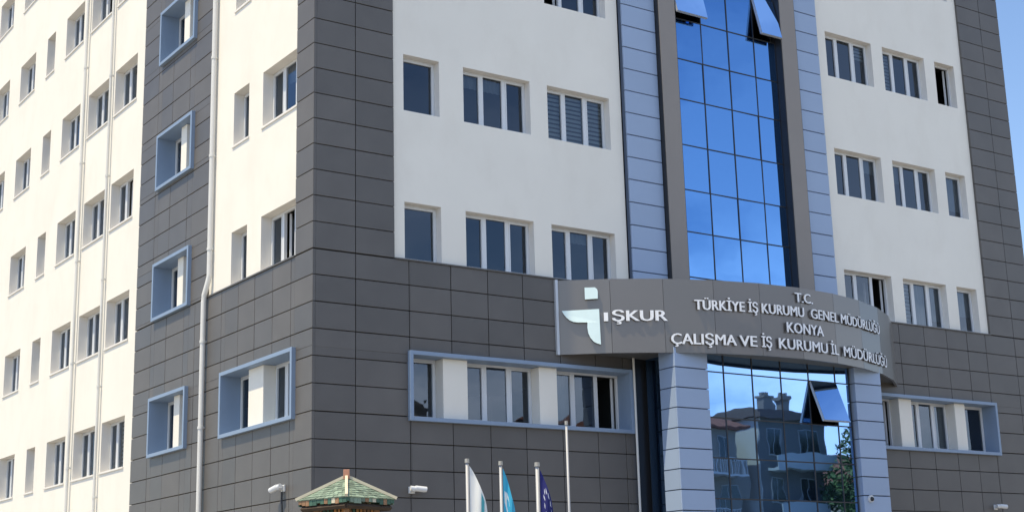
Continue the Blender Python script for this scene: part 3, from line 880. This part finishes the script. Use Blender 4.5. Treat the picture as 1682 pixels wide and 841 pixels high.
# ================================================================== ACROSS THE STREET (mirrored in the glass)
def apartment(x0, x1, y1, eave, dep, kind, wallm, roofm, label, seed):
    """street front faces +Y at y1; body runs back to y1-dep"""
    rg = random.Random(seed)
    t = empty('apartment_building', ((x0 + x1) / 2, y1, 0)); tag(t, label, 'building', 'apartment buildings across the street')
    ox = (x0 + x1) / 2; w = (x1 - x0) / 2
    b = MB(); b.box(-w, w, -dep, 0, 0, eave); b.build('wall', wallm, t)
    b = MB(); b.box(-w - .06, -w - .002, -dep + .02, .06, 0, eave - .02); b.build('sun_whitened_side', far_white, t)  # added slab: side towards the sun coloured white so it reads as brightly lit
    if kind == 'hip':
        b = MB(); o_ = .5; rh = 1.3; rl = max(.6, w - 2.2)
        e = [(-w - o_, o_, eave), (w + o_, o_, eave), (w + o_, -dep - o_, eave), (-w - o_, -dep - o_, eave)]
        rg1, rg2 = (-rl, -dep / 2, eave + rh * 1.8), (rl, -dep / 2, eave + rh * 1.8)
        b.add(e + [rg1, rg2] + [(x, y, z - .15) for (x, y, z) in e], [(0, 1, 5, 4), (1, 2, 5), (2, 3, 4, 5), (3, 0, 4), (0, 6, 7, 1), (1, 7, 8, 2), (2, 8, 9, 3), (3, 9, 6, 0), (6, 9, 8, 7)])
        rf = b.build('roof', roofm, t)
    else:
        b = MB(); b.box(-w - .35, w + .35, -dep - .3, .45, eave, eave + .35); b.box(-w + .2, w - .2, -dep + .2, -.4, eave + .35, eave + .7)
        rf = b.build('roof', roofm, t)
    for cx_ in ((-w + 1.7, -w + 3.2) if kind == 'flat' else ((w * .3,) if rg.random() < .6 else ())):
        b = MB(); b.box(cx_ - .38, cx_ + .38, -1.6, -.9, eave + .3, eave + 1.45); b.box(cx_ - .46, cx_ + .46, -1.68, -.82, eave + 1.45, eave + 1.6)
        for q in (-.25, 0, .25): b.box(cx_ + q - .08, cx_ + q + .08, -1.35, -1.15, eave + 1.6, eave + 1.85)
        b.build('chimney', M['beige'], rf)
    fl = 2.9; nfl = int((eave - .6) / fl)
    nw = max(2, int((2 * w) / 2.1))
    for f in range(nfl):
        zb_ = eave - (f + 1) * fl + .9
        if zb_ < .5: continue
        for i in range(nw):
            cx_ = -w + 2 * w * (i + .5) / nw; ww = .62 if i % 2 else .5
            b = MB(); b.box(cx_ - ww - .05, cx_ + ww + .05, .0, .06, zb_ - .05, zb_ + 1.42)
            b.mi = 1; b.box(cx_ - ww, cx_ - .03, .055, .068, zb_, zb_ + 1.37); b.box(cx_ + .03, cx_ + ww, .055, .068, zb_, zb_ + 1.37)
            b.build('window', [M['farframe'], M['glass_dark']], t)
        b = MB()
        bx0, bx1 = (-w * .55, w * .75) if kind == 'hip' else (-w * .8, w * .9)
        b.box(bx0, bx1, .0, 1.15, zb_ - 1.05, zb_ - .9)
        if kind == 'hip':
            b.box(bx0, bx1, 1.10, 1.14, zb_ - .05, zb_)
            x_ = bx0
            while x_ < bx1: b.box(x_, x_ + .035, 1.10, 1.13, zb_ - .9, zb_ - .05); x_ += .22
        else:
            b.box(bx0, bx1, 1.08, 1.16, zb_ - .9, zb_ - .15)
        b.build('balcony', M['upvc'] if kind == 'hip' else M['pbalc'], t)
    return t
M['glass_dark'] = mat('far_glass', (.02, .025, .03), .12, spec=.8)
M['farframe'] = mat('far_window_frame', (.42, .42, .41), .6)
M['pbalc'] = mat('balcony_parapet', (.5, .56, .58), .7)
tile = mat('red_tile', (.21, .085, .055), .8, var=.25, vscale=2.5)
far_cream = mat('far_cream', (.30, .28, .25), .9, var=.08, vscale=.5)
far_grey = mat('far_grey', (.17, .175, .175), .9, var=.08, vscale=.5)
far_white = mat('far_white', (.62, .6, .56), .9, var=.08, vscale=.5)
grey_roof = mat('far_roof', (.16, .13, .12), .9)
Y1 = -40.0
apartment(-14, -4, Y1, 9.5, 10, 'hip', far_grey, tile, 'grey apartment house with red roof, first from the left across the street', 1)
apartment(-1, 10, Y1, 8.5, 10, 'flat', far_cream, grey_roof, 'low cream flat-roofed house across the street opposite the gravel gap', 2)
apartment(12, 23.5, Y1, 10.8, 11, 'hip', far_white, tile, 'white apartment house with red hipped roof across the street', 3)
apartment(25, 37, Y1, 11.4, 11, 'flat', far_grey, grey_roof, 'wide grey flat-roofed apartment block mirrored in the lower office windows', 4)
apartment(38.3, 46.6, Y1, 12.1, 10, 'hip', far_cream, tile, 'cream apartment block with red hipped roof mirrored in the entrance glass', 5)
apartment(48.0, 53.3, Y1, 12.7, 12, 'flat', far_grey, grey_roof, 'grey apartment block with twin chimneys mirrored in the entrance glass', 6)
apartment(58.5, 70, Y1 - 1, 9.4, 12, 'hip', far_white, tile, 'white apartment block beyond the street trees', 7)

bark = mat('bark', (.10, .07, .05), .9, var=.3, vscale=5)
leafm = mat('leaf', (.065, .125, .035), .6, island=.45)
def tree(x, y, h, rad, label, seed):
    rg = random.Random(seed)
    t = empty('street_tree', (x, y, 0)); tag(t, label, 'tree', 'trees across the street')
    b = MB(); b.tube([(0, 0, 0), (.08, .03, h * .25), (-.03, .05, h * .5), (.05, 0, h * .8)], .17, 10, r2=.05)
    tips = []
    for i in range(9):
        a = rg.uniform(0, 6.28); z = h * rg.uniform(.3, .65); L = rad * rg.uniform(.5, .9)
        e = Vector((math.cos(a) * L, math.sin(a) * L, z + L * rg.uniform(.4, .9))); b.tube([(0, 0, z), tuple(e * .5 + Vector((0, 0, z * .5 + .1))), tuple(e)], .06, 6, r2=.015); tips.append(e)
    b.build('trunk', bark, t)
    cl = []
    for i in range(85):
        a = rg.uniform(0, 6.28); q = rg.random() ** .5; z = rg.uniform(-1, 1)
        cl.append((Vector((math.cos(a) * rad * q * math.sqrt(1 - z * z * .8), math.sin(a) * rad * q * math.sqrt(1 - z * z * .8), h * .60 + z * h * .38)), rg.uniform(.6, 1.1) * rad / 3))
    b = MB()
    for (c_, rc) in cl:
        for k in range(300):
            d_ = Vector((rg.gauss(0, 1), rg.gauss(0, 1), rg.gauss(0, 1))).normalized() * rc * rg.random() ** .4
            p = c_ + d_; s_ = rg.uniform(.09, .18)
            u = Vector((rg.gauss(0, 1), rg.gauss(0, 1), rg.gauss(0, 1))).normalized(); v = u.orthogonal().normalized()
            b.add([tuple(p - u * s_), tuple(p + v * s_ * .6), tuple(p + u * s_), tuple(p - v * s_ * .6)], [(0, 1, 2, 3)], raw=True)
    b.build('crown', leafm, t, recalc=False)
tree(55.3, -36.6, 12.0, 3.7, 'leafy green tree mirrored at the right of the entrance glass', 21)
tree(58.3, -38.2, 9.9, 2.6, 'smaller tree beside the leafy tree across the street', 22)
tree(24.2, -38.3, 8.2, 1.8, 'round young tree between two apartment houses across the street', 23)
